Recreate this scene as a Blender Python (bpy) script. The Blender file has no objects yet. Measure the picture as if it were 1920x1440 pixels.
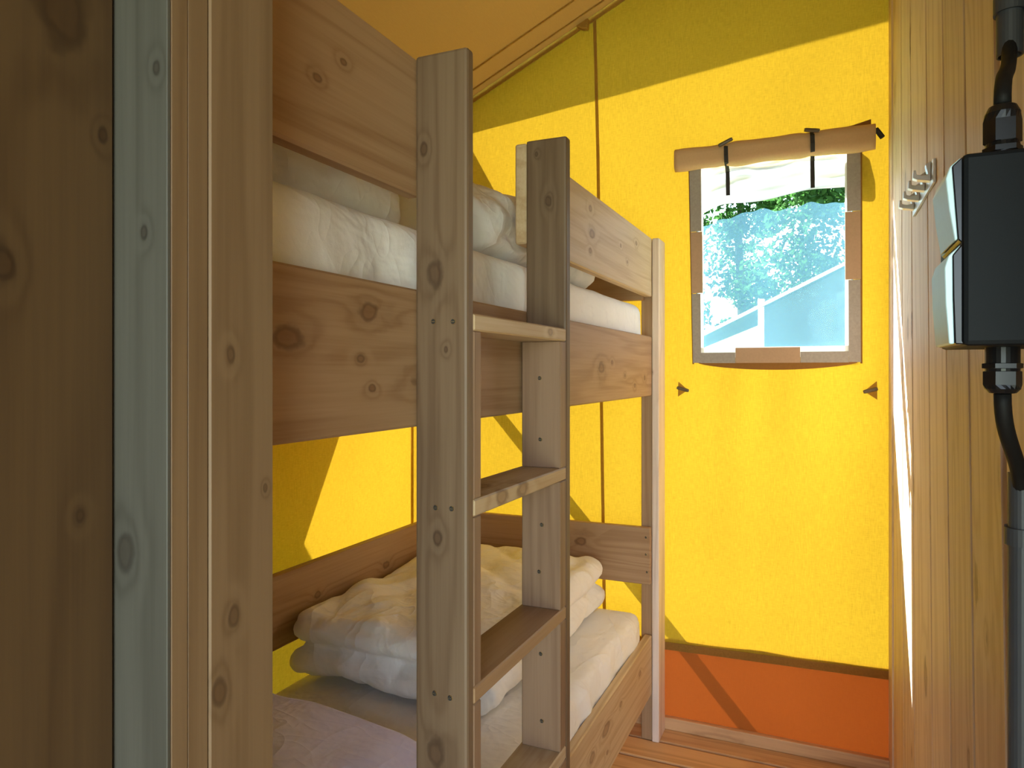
import bpy, bmesh, math, random
from mathutils import Vector, Matrix, noise
random.seed(7)
SC = bpy.context.scene
COL = SC.collection
PI = math.pi
EYE = 1.375                      # eye height above the floor; heights below are given from eye level

# ------------------------------------------------------------------ camera
TH = math.radians(23.935)
cam = bpy.data.cameras.new('camera'); cam_o = bpy.data.objects.new('camera', cam); COL.objects.link(cam_o)
cam.sensor_fit = 'HORIZONTAL'; cam.sensor_width = 36.0; cam.lens = 1336.0 / 1920 * 36.0
cam.shift_y = -22.0 / 1920
cam.clip_start = 0.02; cam.clip_end = 200
cam_o.location = (0, 0, EYE); cam_o.rotation_euler = (PI / 2, 0, TH)
SC.camera = cam_o

# ------------------------------------------------------------------ light
SUN_DIR = Vector((0.644, -0.553, -1.013)).normalized()      # the way the sunlight travels
w = bpy.data.worlds.new('sky'); SC.world = w; w.use_nodes = True
nt = w.node_tree; nt.nodes.clear()
out = nt.nodes.new('ShaderNodeOutputWorld'); bg = nt.nodes.new('ShaderNodeBackground')
sky = nt.nodes.new('ShaderNodeTexSky'); sky.sky_type = 'NISHITA'; sky.sun_disc = False
sky.sun_elevation = math.asin(-SUN_DIR.z); sky.sun_rotation = math.atan2(-SUN_DIR.x, -SUN_DIR.y)
sky.air_density = 1.0; sky.dust_density = 2.0; sky.ozone_density = 1.0
bg.inputs['Strength'].default_value = 1.0
nt.links.new(sky.outputs[0], bg.inputs[0]); nt.links.new(bg.outputs[0], out.inputs[0])
sl = bpy.data.lights.new('sun', 'SUN'); sl.energy = 75.0; sl.angle = math.radians(0.53); sl.color = (1, 0.96, 0.88)
so = bpy.data.objects.new('sun', sl); COL.objects.link(so)
so.rotation_euler = SUN_DIR.to_track_quat('-Z', 'Y').to_euler(); so.location = (-6, 8, 10)
# daylight of the open tent entrance behind the viewer
al = bpy.data.lights.new('entrance_daylight', 'AREA'); al.energy = 30; al.shape = 'RECTANGLE'
al.size = 1.1; al.size_y = 1.95; al.color = (0.86, 0.93, 1.0)
ao = bpy.data.objects.new('entrance_daylight', al); COL.objects.link(ao)
ao.location = (0.42, -1.30, 1.02)
ao.rotation_euler = Vector((-0.2, 1, 0.0)).to_track_quat('-Z', 'Z').to_euler()
vs = SC.view_settings
vs.view_transform = 'Standard'; vs.look = 'None'; vs.exposure = 0.60; vs.gamma = 1.0; vs.use_curve_mapping = False

# ------------------------------------------------------------------ node helpers
class NT:
    def __init__(self, name):
        self.m = bpy.data.materials.new(name); self.m.use_nodes = True
        self.t = self.m.node_tree; self.t.nodes.clear()
        self.out = self.t.nodes.new('ShaderNodeOutputMaterial')
    def n(self, kind, **kw):
        nd = self.t.nodes.new(kind)
        for k, v in kw.items(): setattr(nd, k, v)
        return nd
    def set(self, sock, v):
        if isinstance(v, bpy.types.NodeSocket): self.t.links.new(v, sock)
        elif v is not None:
            if isinstance(v, (tuple, list)) and len(v) == 3 and sock.type == 'RGBA': v = tuple(v) + (1,)
            sock.default_value = v
    def math(self, op, a, b=None, c=None, clamp=False):
        nd = self.n('ShaderNodeMath', operation=op, use_clamp=clamp)
        for i, v in enumerate((a, b, c)):
            if v is not None: self.set(nd.inputs[i], v)
        return nd.outputs[0]
    def vec(self, op, a, b=None):
        nd = self.n('ShaderNodeVectorMath', operation=op)
        self.set(nd.inputs[0], a)
        if b is not None: self.set(nd.inputs[1], b)
        return nd.outputs['Value'] if op in ('LENGTH', 'DISTANCE', 'DOT_PRODUCT') else nd.outputs[0]
    def mix(self, f, a, b, mode='MIX'):
        nd = self.n('ShaderNodeMix', data_type='RGBA', blend_type=mode)
        self.set(nd.inputs['Factor'], f)
        ca = [s for s in nd.inputs if s.type == 'RGBA']
        self.set(ca[0], a); self.set(ca[1], b)
        return [s for s in nd.outputs if s.type == 'RGBA'][0]
    def noise(self, v, scale=1.0, detail=2.0, rough=0.5, dist=0.0):
        nd = self.n('ShaderNodeTexNoise'); self.set(nd.inputs['Vector'], v)
        nd.inputs['Scale'].default_value = scale; nd.inputs['Detail'].default_value = detail
        nd.inputs['Roughness'].default_value = rough; nd.inputs['Distortion'].default_value = dist
        return nd.outputs[0]
    def ramp(self, v, a, b):     # smooth 0..1 between a and b
        nd = self.n('ShaderNodeMapRange', interpolation_type='SMOOTHSTEP')
        self.set(nd.inputs['Value'], v); nd.inputs['From Min'].default_value = a; nd.inputs['From Max'].default_value = b
        return nd.outputs[0]
    def pos(self): return self.n('ShaderNodeNewGeometry').outputs['Position']
    def rnd(self): return self.n('ShaderNodeObjectInfo').outputs['Random']
    def bump(self, h, strength=0.2, dist=0.002):
        nd = self.n('ShaderNodeBump'); nd.inputs['Strength'].default_value = strength; nd.inputs['Distance'].default_value = dist
        self.set(nd.inputs['Height'], h); return nd.outputs[0]
    def end(self, sh): self.t.links.new(sh, self.out.inputs['Surface']); return self.m

def pbsdf(T, col, rough=0.5, normal=None, spec=0.5, metal=0.0):
    p = T.n('ShaderNodeBsdfPrincipled')
    T.set(p.inputs['Base Color'], col); T.set(p.inputs['Roughness'], rough)
    p.inputs['Specular IOR Level'].default_value = spec; p.inputs['Metallic'].default_value = metal
    if normal is not None: T.set(p.inputs['Normal'], normal)
    return p.outputs[0]

TONES = {
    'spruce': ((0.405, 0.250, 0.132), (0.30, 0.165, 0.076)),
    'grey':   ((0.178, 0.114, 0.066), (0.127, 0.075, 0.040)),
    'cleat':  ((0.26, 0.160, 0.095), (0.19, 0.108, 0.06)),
    'pale':   ((0.55, 0.41, 0.25), (0.43, 0.285, 0.15)),
    'plank':  ((0.74, 0.60, 0.49), (0.57, 0.43, 0.33)),
    'brown':  ((0.46, 0.27, 0.125), (0.31, 0.165, 0.07)),
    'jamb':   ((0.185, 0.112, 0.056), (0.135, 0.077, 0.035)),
    'cool_lit': ((0.074, 0.068, 0.054), (0.052, 0.047, 0.036)),  # cool daylight on the post face, put into its wood colour
    'floor':  ((0.68, 0.41, 0.20), (0.47, 0.25, 0.11)),
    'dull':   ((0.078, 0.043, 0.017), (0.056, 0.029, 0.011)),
}
_wood = {}
def wood(tone, axis, knots=(), auto=0.5):
    """axis = run of the grain; knots = ((x, y, z-from-eye, radius), ...) seen on the real board."""
    key = (tone, axis, tuple(knots), auto)
    if key in _wood: return _wood[key]
    T = NT('wood_' + tone)
    lt, dk = TONES[tone]
    ai = 'XYZ'.index(axis)
    def st(a, l):
        v = [a, a, a]; v[ai] = l; return tuple(v)
    P = T.pos()
    off = T.n('ShaderNodeCombineXYZ')
    r = T.rnd()
    for i, k in enumerate((13.7, 7.3, 21.1)): T.set(off.inputs[i], T.math('MULTIPLY', r, k))
    Q = T.vec('ADD', P, off.outputs[0])
    # knots
    vor = T.n('ShaderNodeTexVoronoi', feature='F1'); T.set(vor.inputs['Vector'], T.vec('MULTIPLY', Q, st(8.0, 3.6)))
    vor.inputs['Scale'].default_value = 1.0
    sep = T.n('ShaderNodeSeparateColor'); T.set(sep.inputs[0], vor.outputs['Color'])
    pick = T.ramp(sep.outputs[0], 1 - auto - 0.05, 1 - auto + 0.05)
    size = T.math('MULTIPLY_ADD', sep.outputs[1], 0.10, 0.05)
    d = T.math('DIVIDE', vor.outputs['Distance'], size)
    d = T.math('ADD', d, T.math('MULTIPLY', T.math('SUBTRACT', 1.0, pick), 9.0))
    for (kx, ky, kz, kr) in knots:
        dv = T.vec('SUBTRACT', P, (kx, ky, kz + EYE))
        dv = T.vec('MULTIPLY', dv, st(1.0 / kr, 0.62 / kr))
        d = T.math('MINIMUM', d, T.vec('LENGTH', dv))
    wob = T.noise(T.vec('MULTIPLY', Q, st(60, 40)), 1.0, 2)
    d = T.math('ADD', d, T.math('MULTIPLY', T.math('SUBTRACT', wob, 0.5), 1.1))
    knot = T.math('SUBTRACT', 1.0, T.ramp(d, 0.75, 1.05))
    rim = T.math('MULTIPLY', T.ramp(d, 0.55, 0.95), T.math('SUBTRACT', 1.0, T.ramp(d, 1.0, 1.5)))
    halo = T.math('POWER', 2.718, T.math('MULTIPLY', T.math('MULTIPLY', d, d), -0.16))
    # grain
    warp = T.noise(T.vec('MULTIPLY', Q, st(3.0, 0.7)), 1.0, 2)
    n1 = T.noise(T.vec('MULTIPLY', Q, st(9.0, 0.45)), 1.0, 2.5, 0.5, 0.4)
    ph = T.math('ADD', T.math('MULTIPLY', n1, 44.0), T.math('MULTIPLY', halo, 9.0))
    ring = T.math('MULTIPLY_ADD', T.math('SINE', T.math('ADD', ph, T.math('MULTIPLY', warp, 6.0))), 0.5, 0.5)
    ring = T.math('POWER', ring, 2.2)
    fine = T.noise(T.vec('MULTIPLY', Q, st(170, 4.0)), 1.0, 3, 0.6)
    tint = T.noise(T.vec('MULTIPLY', Q, st(5, 0.8)), 1.0, 2)
    f = T.math('ADD', T.math('MULTIPLY', ring, 0.62), T.math('MULTIPLY', T.math('SUBTRACT', fine, 0.42), 1.2))
    f = T.math('ADD', f, T.math('MULTIPLY', T.math('SUBTRACT', tint, 0.5), 0.9), clamp=True)
    c = T.mix(f, lt, dk)
    c = T.mix(T.math('MULTIPLY', halo, 0.30), c, tuple(v * 0.72 for v in dk))
    c = T.mix(T.math('MULTIPLY', knot, 0.55), c, tuple(v * k for v, k in zip(dk, (0.62, 0.52, 0.46))))
    c = T.mix(T.math('MULTIPLY', rim, 0.55), c, tuple(v * k for v, k in zip(dk, (0.34, 0.28, 0.26))))
    # board to board difference
    hsv = T.n('ShaderNodeHueSaturation'); T.set(hsv.inputs['Color'], c)
    T.set(hsv.inputs['Value'], T.math('MULTIPLY_ADD', r, 0.20, 0.90))
    nrm = T.bump(T.math('ADD', T.math('MULTIPLY', fine, 0.6), T.math('MULTIPLY', ring, -0.4)), 0.18, 0.0012)
    m = T.end(pbsdf(T, hsv.outputs[0], T.math('MULTIPLY_ADD', fine, 0.2, 0.42), nrm, 0.35))
    _wood[key] = m; return m

def canvas(name, refl, trans, weave=0.22, tile=1.0):
    T = NT(name); P = T.pos()
    hx = T.noise(T.vec('MULTIPLY', P, (45, 45, 900)), 1.0, 2)
    vx = T.noise(T.vec('MULTIPLY', P, (700, 700, 40)), 1.0, 2)
    f = T.math('ADD', T.math('MULTIPLY', hx, 0.5), T.math('MULTIPLY', vx, 0.5))
    f = T.math('MULTIPLY_ADD', T.math('SUBTRACT', f, 0.5), weave * 5.0, 1.0)
    cloud = T.noise(P, 2.2, 2)
    f = T.math('MULTIPLY', f, T.math('MULTIPLY_ADD', T.math('SUBTRACT', cloud, 0.5), 0.18, 1.0))
    cr = T.vec('SCALE', refl); cr.node.inputs['Scale'].default_value = 1; T.set(cr.node.inputs['Scale'], f)
    ct = T.vec('SCALE', trans); T.set(ct.node.inputs['Scale'], f)
    nrm = T.bump(f, 0.12, 0.001)
    a = T.n('ShaderNodeBsdfDiffuse'); T.set(a.inputs['Color'], cr); T.set(a.inputs['Normal'], nrm)
    b = T.n('ShaderNodeBsdfTranslucent'); T.set(b.inputs['Color'], ct)
    s = T.n('ShaderNodeAddShader'); T.set(s.inputs[0], a.outputs[0]); T.set(s.inputs[1], b.outputs[0])
    return T.end(s.outputs[0])

def sheet(name, col, crease=1.0):
    T = NT(name); P = T.pos()
    n1 = T.noise(T.vec('MULTIPLY', P, (9, 6, 9)), 1.0, 3, 0.55, 0.25)
    n2 = T.noise(P, 60, 2); n3 = T.noise(P, 900, 1)
    def ridge(v, sc, k):
        q = T.noise(v, sc, 1.5, 0.5, 0.5)
        return T.math('POWER', T.math('SUBTRACT', 1.0, T.math('ABSOLUTE', T.math('MULTIPLY_ADD', q, 2.0, -1.0))), k)
    cr = T.math('ADD', ridge(T.vec('MULTIPLY', P, (1.3, 0.8, 0.5)), 5.0, 9.0), T.math('MULTIPLY', ridge(T.vec('MULTIPLY', P, (0.7, 1.3, 0.8)), 11.0, 7.0), 0.4))
    n1 = T.math('ADD', n1, T.math('MULTIPLY', cr, 0.13 * crease))
    h = T.math('ADD', T.math('MULTIPLY', n1, 1.0), T.math('ADD', T.math('MULTIPLY', n2, 0.05), T.math('MULTIPLY', n3, 0.012)))
    nrm = T.bump(h, 0.6 * crease, 0.03)
    v = T.mix(n3, tuple(c * 0.96 for c in col), col)
    p = T.n('ShaderNodeBsdfPrincipled'); T.set(p.inputs['Base Color'], v); p.inputs['Roughness'].default_value = 0.85
    p.inputs['Specular IOR Level'].default_value = 0.2; T.set(p.inputs['Normal'], nrm)
    p.inputs['Sheen Weight'].default_value = 0.15
    return T.end(p.outputs[0])

def plain(name, col, rough=0.5, metal=0.0, spec=0.5, grit=0.06, scale=80):
    T = NT(name); n = T.noise(T.pos(), scale, 3)
    c = T.mix(n, tuple(v * (1 - grit) for v in col), tuple(min(1, v * (1 + grit)) for v in col))
    return T.end(pbsdf(T, c, rough, T.bump(n, 0.08, 0.0006), spec, metal))

def cloth(name, refl, trans, grit=0.12, scale=140):
    T = NT(name); n = T.noise(T.pos(), scale, 3)
    f = T.math('MULTIPLY_ADD', T.math('SUBTRACT', n, 0.5), grit * 3, 1.0)
    cr = T.vec('SCALE', refl); T.set(cr.node.inputs['Scale'], f)
    ct = T.vec('SCALE', trans); T.set(ct.node.inputs['Scale'], f)
    a = T.n('ShaderNodeBsdfDiffuse'); T.set(a.inputs['Color'], cr)
    b = T.n('ShaderNodeBsdfTranslucent'); T.set(b.inputs['Color'], ct)
    s = T.n('ShaderNodeAddShader'); T.set(s.inputs[0], a.outputs[0]); T.set(s.inputs[1], b.outputs[0])
    return T.end(s.outputs[0])

def screen(name):              # fly screen: fine white-blue threads with holes between them
    T = NT(name); P = T.pos()
    n = T.noise(P, 420, 2, 0.7); big = T.noise(P, 7, 3)
    tr = T.n('ShaderNodeBsdfTransparent')
    a = T.n('ShaderNodeBsdfDiffuse'); a.inputs['Color'].default_value = (0.06, 0.12, 0.16, 1)
    b = T.n('ShaderNodeBsdfTranslucent'); b.inputs['Color'].default_value = (0.022, 0.052, 0.073, 1)
    s = T.n('ShaderNodeAddShader'); T.set(s.inputs[0], a.outputs[0]); T.set(s.inputs[1], b.outputs[0])
    mx = T.n('ShaderNodeMixShader')
    T.set(mx.inputs[0], T.math('ADD', T.math('MULTIPLY', T.ramp(n, 0.3, 0.7), 0.22), T.math('MULTIPLY_ADD', big, 0.1, 0.40)))
    T.set(mx.inputs[1], tr.outputs[0]); T.set(mx.inputs[2], s.outputs[0])
    return T.end(mx.outputs[0])

def vinyl(name):
    T = NT(name)
    tr = T.n('ShaderNodeBsdfTransparent'); tr.inputs['Color'].default_value = (0.93, 0.96, 0.97, 1)
    gl = T.n('ShaderNodeBsdfGlossy'); gl.inputs['Roughness'].default_value = 0.08
    T.set(gl.inputs['Normal'], T.bump(T.noise(T.pos(), 9, 2), 0.3, 0.01))
    fr = T.n('ShaderNodeLayerWeight'); fr.inputs['Blend'].default_value = 0.12
    mx = T.n('ShaderNodeMixShader'); T.set(mx.inputs[0], T.math('MULTIPLY_ADD', fr.outputs['Facing'], 0.2, 0.004)); T.set(mx.inputs[1], tr.outputs[0]); T.set(mx.inputs[2], gl.outputs[0])
    return T.end(mx.outputs[0])

M = dict(
    yellow=canvas('yellow_canvas', (0.42, 0.27, 0.026), (0.0390, 0.0248, 0.0014)),
    orange=canvas('orange_groundsheet', (0.36, 0.11, 0.025), (0.0125, 0.0024, 0.0003), 0.06),
    front=canvas('tan_front_canvas', (0.42, 0.27, 0.11), (0.03, 0.018, 0.004), 0.06),
    band=cloth('brown_band_canvas', (0.20, 0.115, 0.03), (0.34, 0.29, 0.14)),
    roof=canvas('tan_roof_canvas', (0.36, 0.215, 0.06), (0.0034, 0.00195, 0.0004), 0.05),
    seam=cloth('brown_seam_tape', (0.20, 0.11, 0.025), (0.40, 0.33, 0.15)),
    blind=cloth('tan_blind_canvas', (0.62, 0.40, 0.22), (0.006, 0.003, 0.001), 0.05),
    blindhem=cloth('dark_tan_hem', (0.26, 0.125, 0.035), (0.012, 0.005, 0.001), 0.06),
    strip=cloth('grey_hook_tape', (0.36, 0.325, 0.29), (0.006, 0.0055, 0.005)),
    tanstrip=cloth('tan_canvas_tape', (0.46, 0.31, 0.20), (0.010, 0.0055, 0.0028), 0.06),
    hem=cloth('white_pvc_hem', (0.75, 0.75, 0.72), (0.22, 0.225, 0.225), 0.04),
    flap=cloth('white_pvc_flap', (0.75, 0.78, 0.80), (0.045, 0.052, 0.060), 0.05, 30),
    webbing=cloth('dark_webbing', (0.05, 0.047, 0.045), (0.004, 0.004, 0.004)),
    toggle=plain('bronze_toggle', (0.11, 0.08, 0.045), 0.5),
    screen=screen('fly_screen'), vinyl=vinyl('clear_vinyl'),
    sheet=sheet('white_sheet', (0.88, 0.85, 0.82)),
    duvet=sheet('white_duvet', (0.88, 0.85, 0.82), 1.2),
    lilac=sheet('pale_lilac_cover', (0.73, 0.71, 1.0), 1.0),
    screw=plain('brass_screw', (0.55, 0.42, 0.20), 0.35, 0.9),
    screwdark=plain('screw_recess', (0.03, 0.025, 0.02), 0.6),
    black=plain('black_plastic', (0.006, 0.007, 0.0085), 0.55, spec=0.12, grit=0.3, scale=600),
    gloss=plain('black_nylon', (0.007, 0.007, 0.008), 0.3, spec=0.3),
    rubber=plain('black_rubber', (0.009, 0.0085, 0.008), 0.6, spec=0.2),
    lid=plain('pale_plastic_lid', (0.50, 0.67, 0.72), 0.35),
    pvc=plain('grey_pvc', (0.045, 0.048, 0.056), 0.5),
    alu=plain('satin_aluminium', (0.62, 0.62, 0.63), 0.32, 1.0),
    leaf=cloth('leaves', (0.022, 0.05, 0.016), (0.012, 0.036, 0.008), 0.3, 3),
    bark=plain('bark', (0.10, 0.075, 0.05), 0.9),
    grass=plain('grass_ground', (0.10, 0.16, 0.05), 0.95, grit=0.4, scale=3),
    tent=cloth('pale_tent_canvas', (0.085, 0.098, 0.105), (0.010, 0.014, 0.015)),
    tentwhite=cloth('white_tent_edge', (0.8, 0.8, 0.8), (0.4, 0.42, 0.43)),
)

# ------------------------------------------------------------------ mesh helpers
ORG = {}
def root(name, loc, label, cat, group=None):
    o = bpy.data.objects.new(name, None); COL.objects.link(o)
    o.location = (loc[0], loc[1], loc[2] + EYE); ORG[o] = Vector(o.location)
    o.empty_display_size = 0.05
    tag(o, label, cat, group); return o
def tag(o, label=None, cat=None, group=None, kind=None):
    if label: o['label'] = label
    if cat: o['category'] = cat
    if group: o['group'] = group
    if kind: o['kind'] = kind
    return o
def obj(name, bm, mat, parent=None, smooth=False, raw=False):
    """link a mesh built in room coordinates (height from eye level); a child is stored relative to its thing."""
    base = Vector((0, 0, 0))
    if not raw:
        bmesh.ops.translate(bm, verts=bm.verts, vec=(0, 0, EYE))
    if parent is not None: base = ORG[parent]
    else:
        # a one-mesh thing stands at its own base
        lo = [min(v.co[i] for v in bm.verts) for i in range(3)]; hi = [max(v.co[i] for v in bm.verts) for i in range(3)]
        base = Vector(((lo[0] + hi[0]) / 2, (lo[1] + hi[1]) / 2, lo[2]))
    bmesh.ops.translate(bm, verts=bm.verts, vec=-base)
    me = bpy.data.meshes.new(name); bm.to_mesh(me); bm.free()
    me.materials.append(mat)
    if smooth:
        for p in me.polygons: p.use_smooth = True
    o = bpy.data.objects.new(name, me); COL.objects.link(o)
    if parent is not None: o.parent = parent
    else: o.location = base
    ORG[o] = base
    return o
def clone(o, name, d, parent=None):
    c = o.copy(); COL.objects.link(c); c.name = name
    c.location = Vector(o.location) + Vector(d)
    if parent is not None: c.parent = parent
    ORG[c] = ORG[o]
    return c
def box_bm(x0, x1, y0, y1, z0, z1, bev=0.003, seg=1, bm=None):
    b = bmesh.new()
    bmesh.ops.create_cube(b, size=1)
    for v in b.verts:
        v.co = Vector(((x0 + x1) / 2 + v.co.x * (x1 - x0), (y0 + y1) / 2 + v.co.y * (y1 - y0), (z0 + z1) / 2 + v.co.z * (z1 - z0)))
    if bev: bmesh.ops.bevel(b, geom=list(b.edges), offset=bev, segments=seg, affect='EDGES', profile=0.5)
    if bm is None: return b
    merge(bm, b); return bm
def merge(dst, src):
    me = bpy.data.meshes.new('tmp'); src.to_mesh(me); src.free(); dst.from_mesh(me); bpy.data.meshes.remove(me)
def board(name, x0, x1, y0, y1, z0, z1, mat, parent, bev=0.003, seg=1):
    return obj(name, box_bm(x0, x1, y0, y1, z0, z1, bev, seg), mat, parent)
def prism_bm(pts, axis, a, b, bev=0.0):
    """outline pts in the two other axes (in x,y,z order), pulled from a to b along axis."""
    bm = bmesh.new(); i = 'XYZ'.index(axis)
    def mk(p, h):
        v = list(p); v.insert(i, h); return bm.verts.new(v)
    A = [mk(p, a) for p in pts]; B = [mk(p, b) for p in pts]
    n = len(pts)
    bm.faces.new(A); bm.faces.new(B[::-1])
    for k in range(n): bm.faces.new((A[k], B[k], B[(k + 1) % n], A[(k + 1) % n]))
    bmesh.ops.recalc_face_normals(bm, faces=bm.faces)
    if bev: bmesh.ops.bevel(bm, geom=list(bm.edges), offset=bev, segments=1, affect='EDGES')
    return bm
def tube_bm(path, r, n=12, cap=True):
    bm = bmesh.new(); P = [Vector(p) for p in path]; rings = []
    up = Vector((0.3, 1, 0.1)).normalized()
    for i, p in enumerate(P):
        t = (P[min(i + 1, len(P) - 1)] - P[max(i - 1, 0)]).normalized()
        a = t.cross(up).normalized(); b = t.cross(a)
        rr = r[i] if isinstance(r, (list, tuple)) else r
        rings.append([bm.verts.new(p + (a * math.cos(2 * PI * k / n) + b * math.sin(2 * PI * k / n)) * rr) for k in range(n)])
    for i in range(len(rings) - 1):
        for k in range(n): bm.faces.new((rings[i][k], rings[i][(k + 1) % n], rings[i + 1][(k + 1) % n], rings[i + 1][k]))
    if cap: bm.faces.new(rings[0][::-1]); bm.faces.new(rings[-1])
    bmesh.ops.recalc_face_normals(bm, faces=bm.faces)
    return bm
def lathe_bm(c, prof, n=20, hexa=()):
    """prof = ((radius, height), ...) turned about the vertical through c"""
    bm = bmesh.new(); rings = []
    for j, (r, h) in enumerate(prof):
        m = 6 if j in hexa else n
        ring = []
        for k in range(n):
            a = 2 * PI * k / n
            rr = r
            if j in hexa:
                q = (a % (PI / 3)) - PI / 6; rr = r * math.cos(PI / 6) / math.cos(q)
            ring.append(bm.verts.new((c[0] + rr * math.cos(a), c[1] + rr * math.sin(a), c[2] + h)))
        rings.append(ring)
    for i in range(len(rings) - 1):
        for k in range(n): bm.faces.new((rings[i][k], rings[i][(k + 1) % n], rings[i + 1][(k + 1) % n], rings[i + 1][k]))
    bm.faces.new(rings[0][::-1]); bm.faces.new(rings[-1])
    bmesh.ops.recalc_face_normals(bm, faces=bm.faces)
    return bm
def ribbon_bm(path, wvec, th=0.002):
    """a flat strap following path, wide along wvec"""
    bm = bmesh.new(); P = [Vector(p) for p in path]; W = Vector(wvec) / 2; rows = []
    for i, p in enumerate(P):
        t = (P[min(i + 1, len(P) - 1)] - P[max(i - 1, 0)]).normalized()
        nrm = t.cross(W).normalized() * th / 2
        rows.append([bm.verts.new(p - W - nrm), bm.verts.new(p + W - nrm), bm.verts.new(p + W + nrm), bm.verts.new(p - W + nrm)])
    for i in range(len(rows) - 1):
        for k in range(4): bm.faces.new((rows[i][k], rows[i][(k + 1) % 4], rows[i + 1][(k + 1) % 4], rows[i + 1][k]))
    bm.faces.new(rows[0][::-1]); bm.faces.new(rows[-1])
    bmesh.ops.recalc_face_normals(bm, faces=bm.faces)
    return bm
def fbm(p, s, seed=0.0, oct=3):
    v = 0; a = 1; tot = 0
    for k in range(oct):
        v += a * noise.noise(Vector((p[0] * s[0] * 2 ** k + seed, p[1] * s[1] * 2 ** k + seed * 1.7, p[2] * s[2] * 2 ** k - seed))); tot += a; a *= 0.5
    return v / tot
def soft_bm(x0, x1, y0, y1, z0, z1, r, cell, shape):
    """rounded, stuffed block; shape(p, n, u) returns the displaced point (u = place in the block, -1..1)"""
    lo = Vector((x0, y0, z0)); hi = Vector((x1, y1, z1)); c = (lo + hi) / 2; h = (hi - lo) / 2
    N = [max(2, int(round((hi[i] - lo[i]) / cell))) for i in range(3)]
    bm = bmesh.new(); cache = {}
    def vert(i, j, k):
        key = (i, j, k)
        if key in cache: return cache[key]
        u = Vector((2 * i / N[0] - 1, 2 * j / N[1] - 1, 2 * k / N[2] - 1))
        p = c + Vector((u.x * h.x, u.y * h.y, u.z * h.z))
        rr = [min(r, h[a] * 0.98) for a in range(3)]
        q = Vector([max(lo[a] + rr[a], min(hi[a] - rr[a], p[a])) for a in range(3)])
        d = Vector([(p[a] - q[a]) / rr[a] for a in range(3)])
        n = d.normalized() if d.length > 1e-6 else Vector((0, 0, 1))
        p2 = q + Vector([n[a] * rr[a] for a in range(3)])
        v = bm.verts.new(shape(p2, n, u)); cache[key] = v; return v
    def face(f): bm.faces.new(f)
    for a in range(3):
        b, cc = (a + 1) % 3, (a + 2) % 3
        for side in (0, N[a]):
            for i in range(N[b]):
                for j in range(N[cc]):
                    quad = []
                    for (di, dj) in ((0, 0), (1, 0), (1, 1), (0, 1)):
                        idx = [0, 0, 0]; idx[a] = side; idx[b] = i + di; idx[cc] = j + dj
                        quad.append(vert(*idx))
                    face(quad if side else quad[::-1])
    bmesh.ops.smooth_vert(bm, verts=bm.verts, factor=0.5, use_axis_x=True, use_axis_y=True, use_axis_z=True)
    bmesh.ops.recalc_face_normals(bm, faces=bm.faces)
    return bm

ROOF = lambda x: 1.2074 + 0.449 * (x + 1.4124)
YG = 2.78                        # gable canvas
XL = -1.736                      # left canvas
FLOOR = -EYE

# ================================================================== the setting
# ---- ground and floor
bm = bmesh.new(); bmesh.ops.create_grid(bm, x_segments=8, y_segments=8, size=40)
bmesh.ops.translate(bm, verts=bm.verts, vec=(0, 10, FLOOR - 0.32))
tag(obj('ground', bm, M['grass']), kind='structure')

fl = root('floor', (0, 0, FLOOR), None, None); tag(fl, kind='structure')
board('floor_joist', -1.72, 1.2, -1.9, 2.74, FLOOR - 0.14, FLOOR - 0.045, M['bark'], fl, 0.0)
fm = wood('floor', 'X', (), 0.6)
y = 2.7835; proto = None
for i in range(34):
    if proto is None: proto = board('floor_plank', -1.72, 1.2, y - 0.128, y, FLOOR - 0.034, FLOOR, fm, fl, 0.006, 2)
    else: clone(proto, 'floor_plank', (0, -0.1378 * i, 0), fl)
bb = board('baseboard_back', -0.72, 0.20, 2.748, 2.774, FLOOR, FLOOR + 0.046, wood('floor', 'X', ((9.0, 0.0, 0.0, 0.01),), 0.3), None, 0.004, 2)
tag(bb, kind='structure')

# ---- gable wall of yellow canvas (with the window opening), orange skirt below
HX0, HX1, HZ0, HZ1 = -0.462, 0.080, 0.060, 0.800
def gable_wave(x, z):
    a = 0.0015 * noise.noise(Vector((x * 5, z * 2.2, 3.1)))
    if z < 0.05:
        u = (x + 0.19) / 0.32
        k = math.exp(-u * u) * max(0.0, min(1.0, (0.05 - z) / 0.06)) * math.exp((z - 0.05) * 2.0)
        a += 0.0035 * k * math.sin(26 * x + 2.5 * noise.noise(Vector((x * 3, z * 3, 8))) + 4 * z * (x + 0.2))
    return a
xs = sorted(set([round(XL + i * (2.95 / 118), 4) for i in range(119)] + [HX0, HX1])); 
zs = sorted(set([round(-1.046 + i * 0.025, 4) for i in range(122)] + [HZ0, HZ1]))
bm = bmesh.new(); vv = {}
zmax = zs[-1]
for i, x in enumerate(xs):
    for j, z in enumerate(zs):
        zz = z if z <= 0.95 else 0.95 + (z - 0.95) * (ROOF(x) - 0.012 - 0.95) / (zmax - 0.95)
        if z < -1.04: zz = -1.036 + 0.019 * (x - 0.19)
        vv[i, j] = bm.verts.new((x, YG + gable_wave(x, zz), zz))
for i in range(len(xs) - 1):
    for j in range(len(zs) - 1):
        cx, cz = (xs[i] + xs[i + 1]) / 2, (zs[j] + zs[j + 1]) / 2
        if HX0 < cx < HX1 and HZ0 < cz < HZ1: continue
        bm.faces.new((vv[i, j], vv[i + 1, j], vv[i + 1, j + 1], vv[i, j + 1]))
bmesh.ops.delete(bm, geom=[v for v in bm.verts if not v.link_faces], context='VERTS')
wall_back = obj('wall_back', bm, M['yellow'], None, True); tag(wall_back, kind='structure')
bm = bmesh.new(); rows = []
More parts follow.
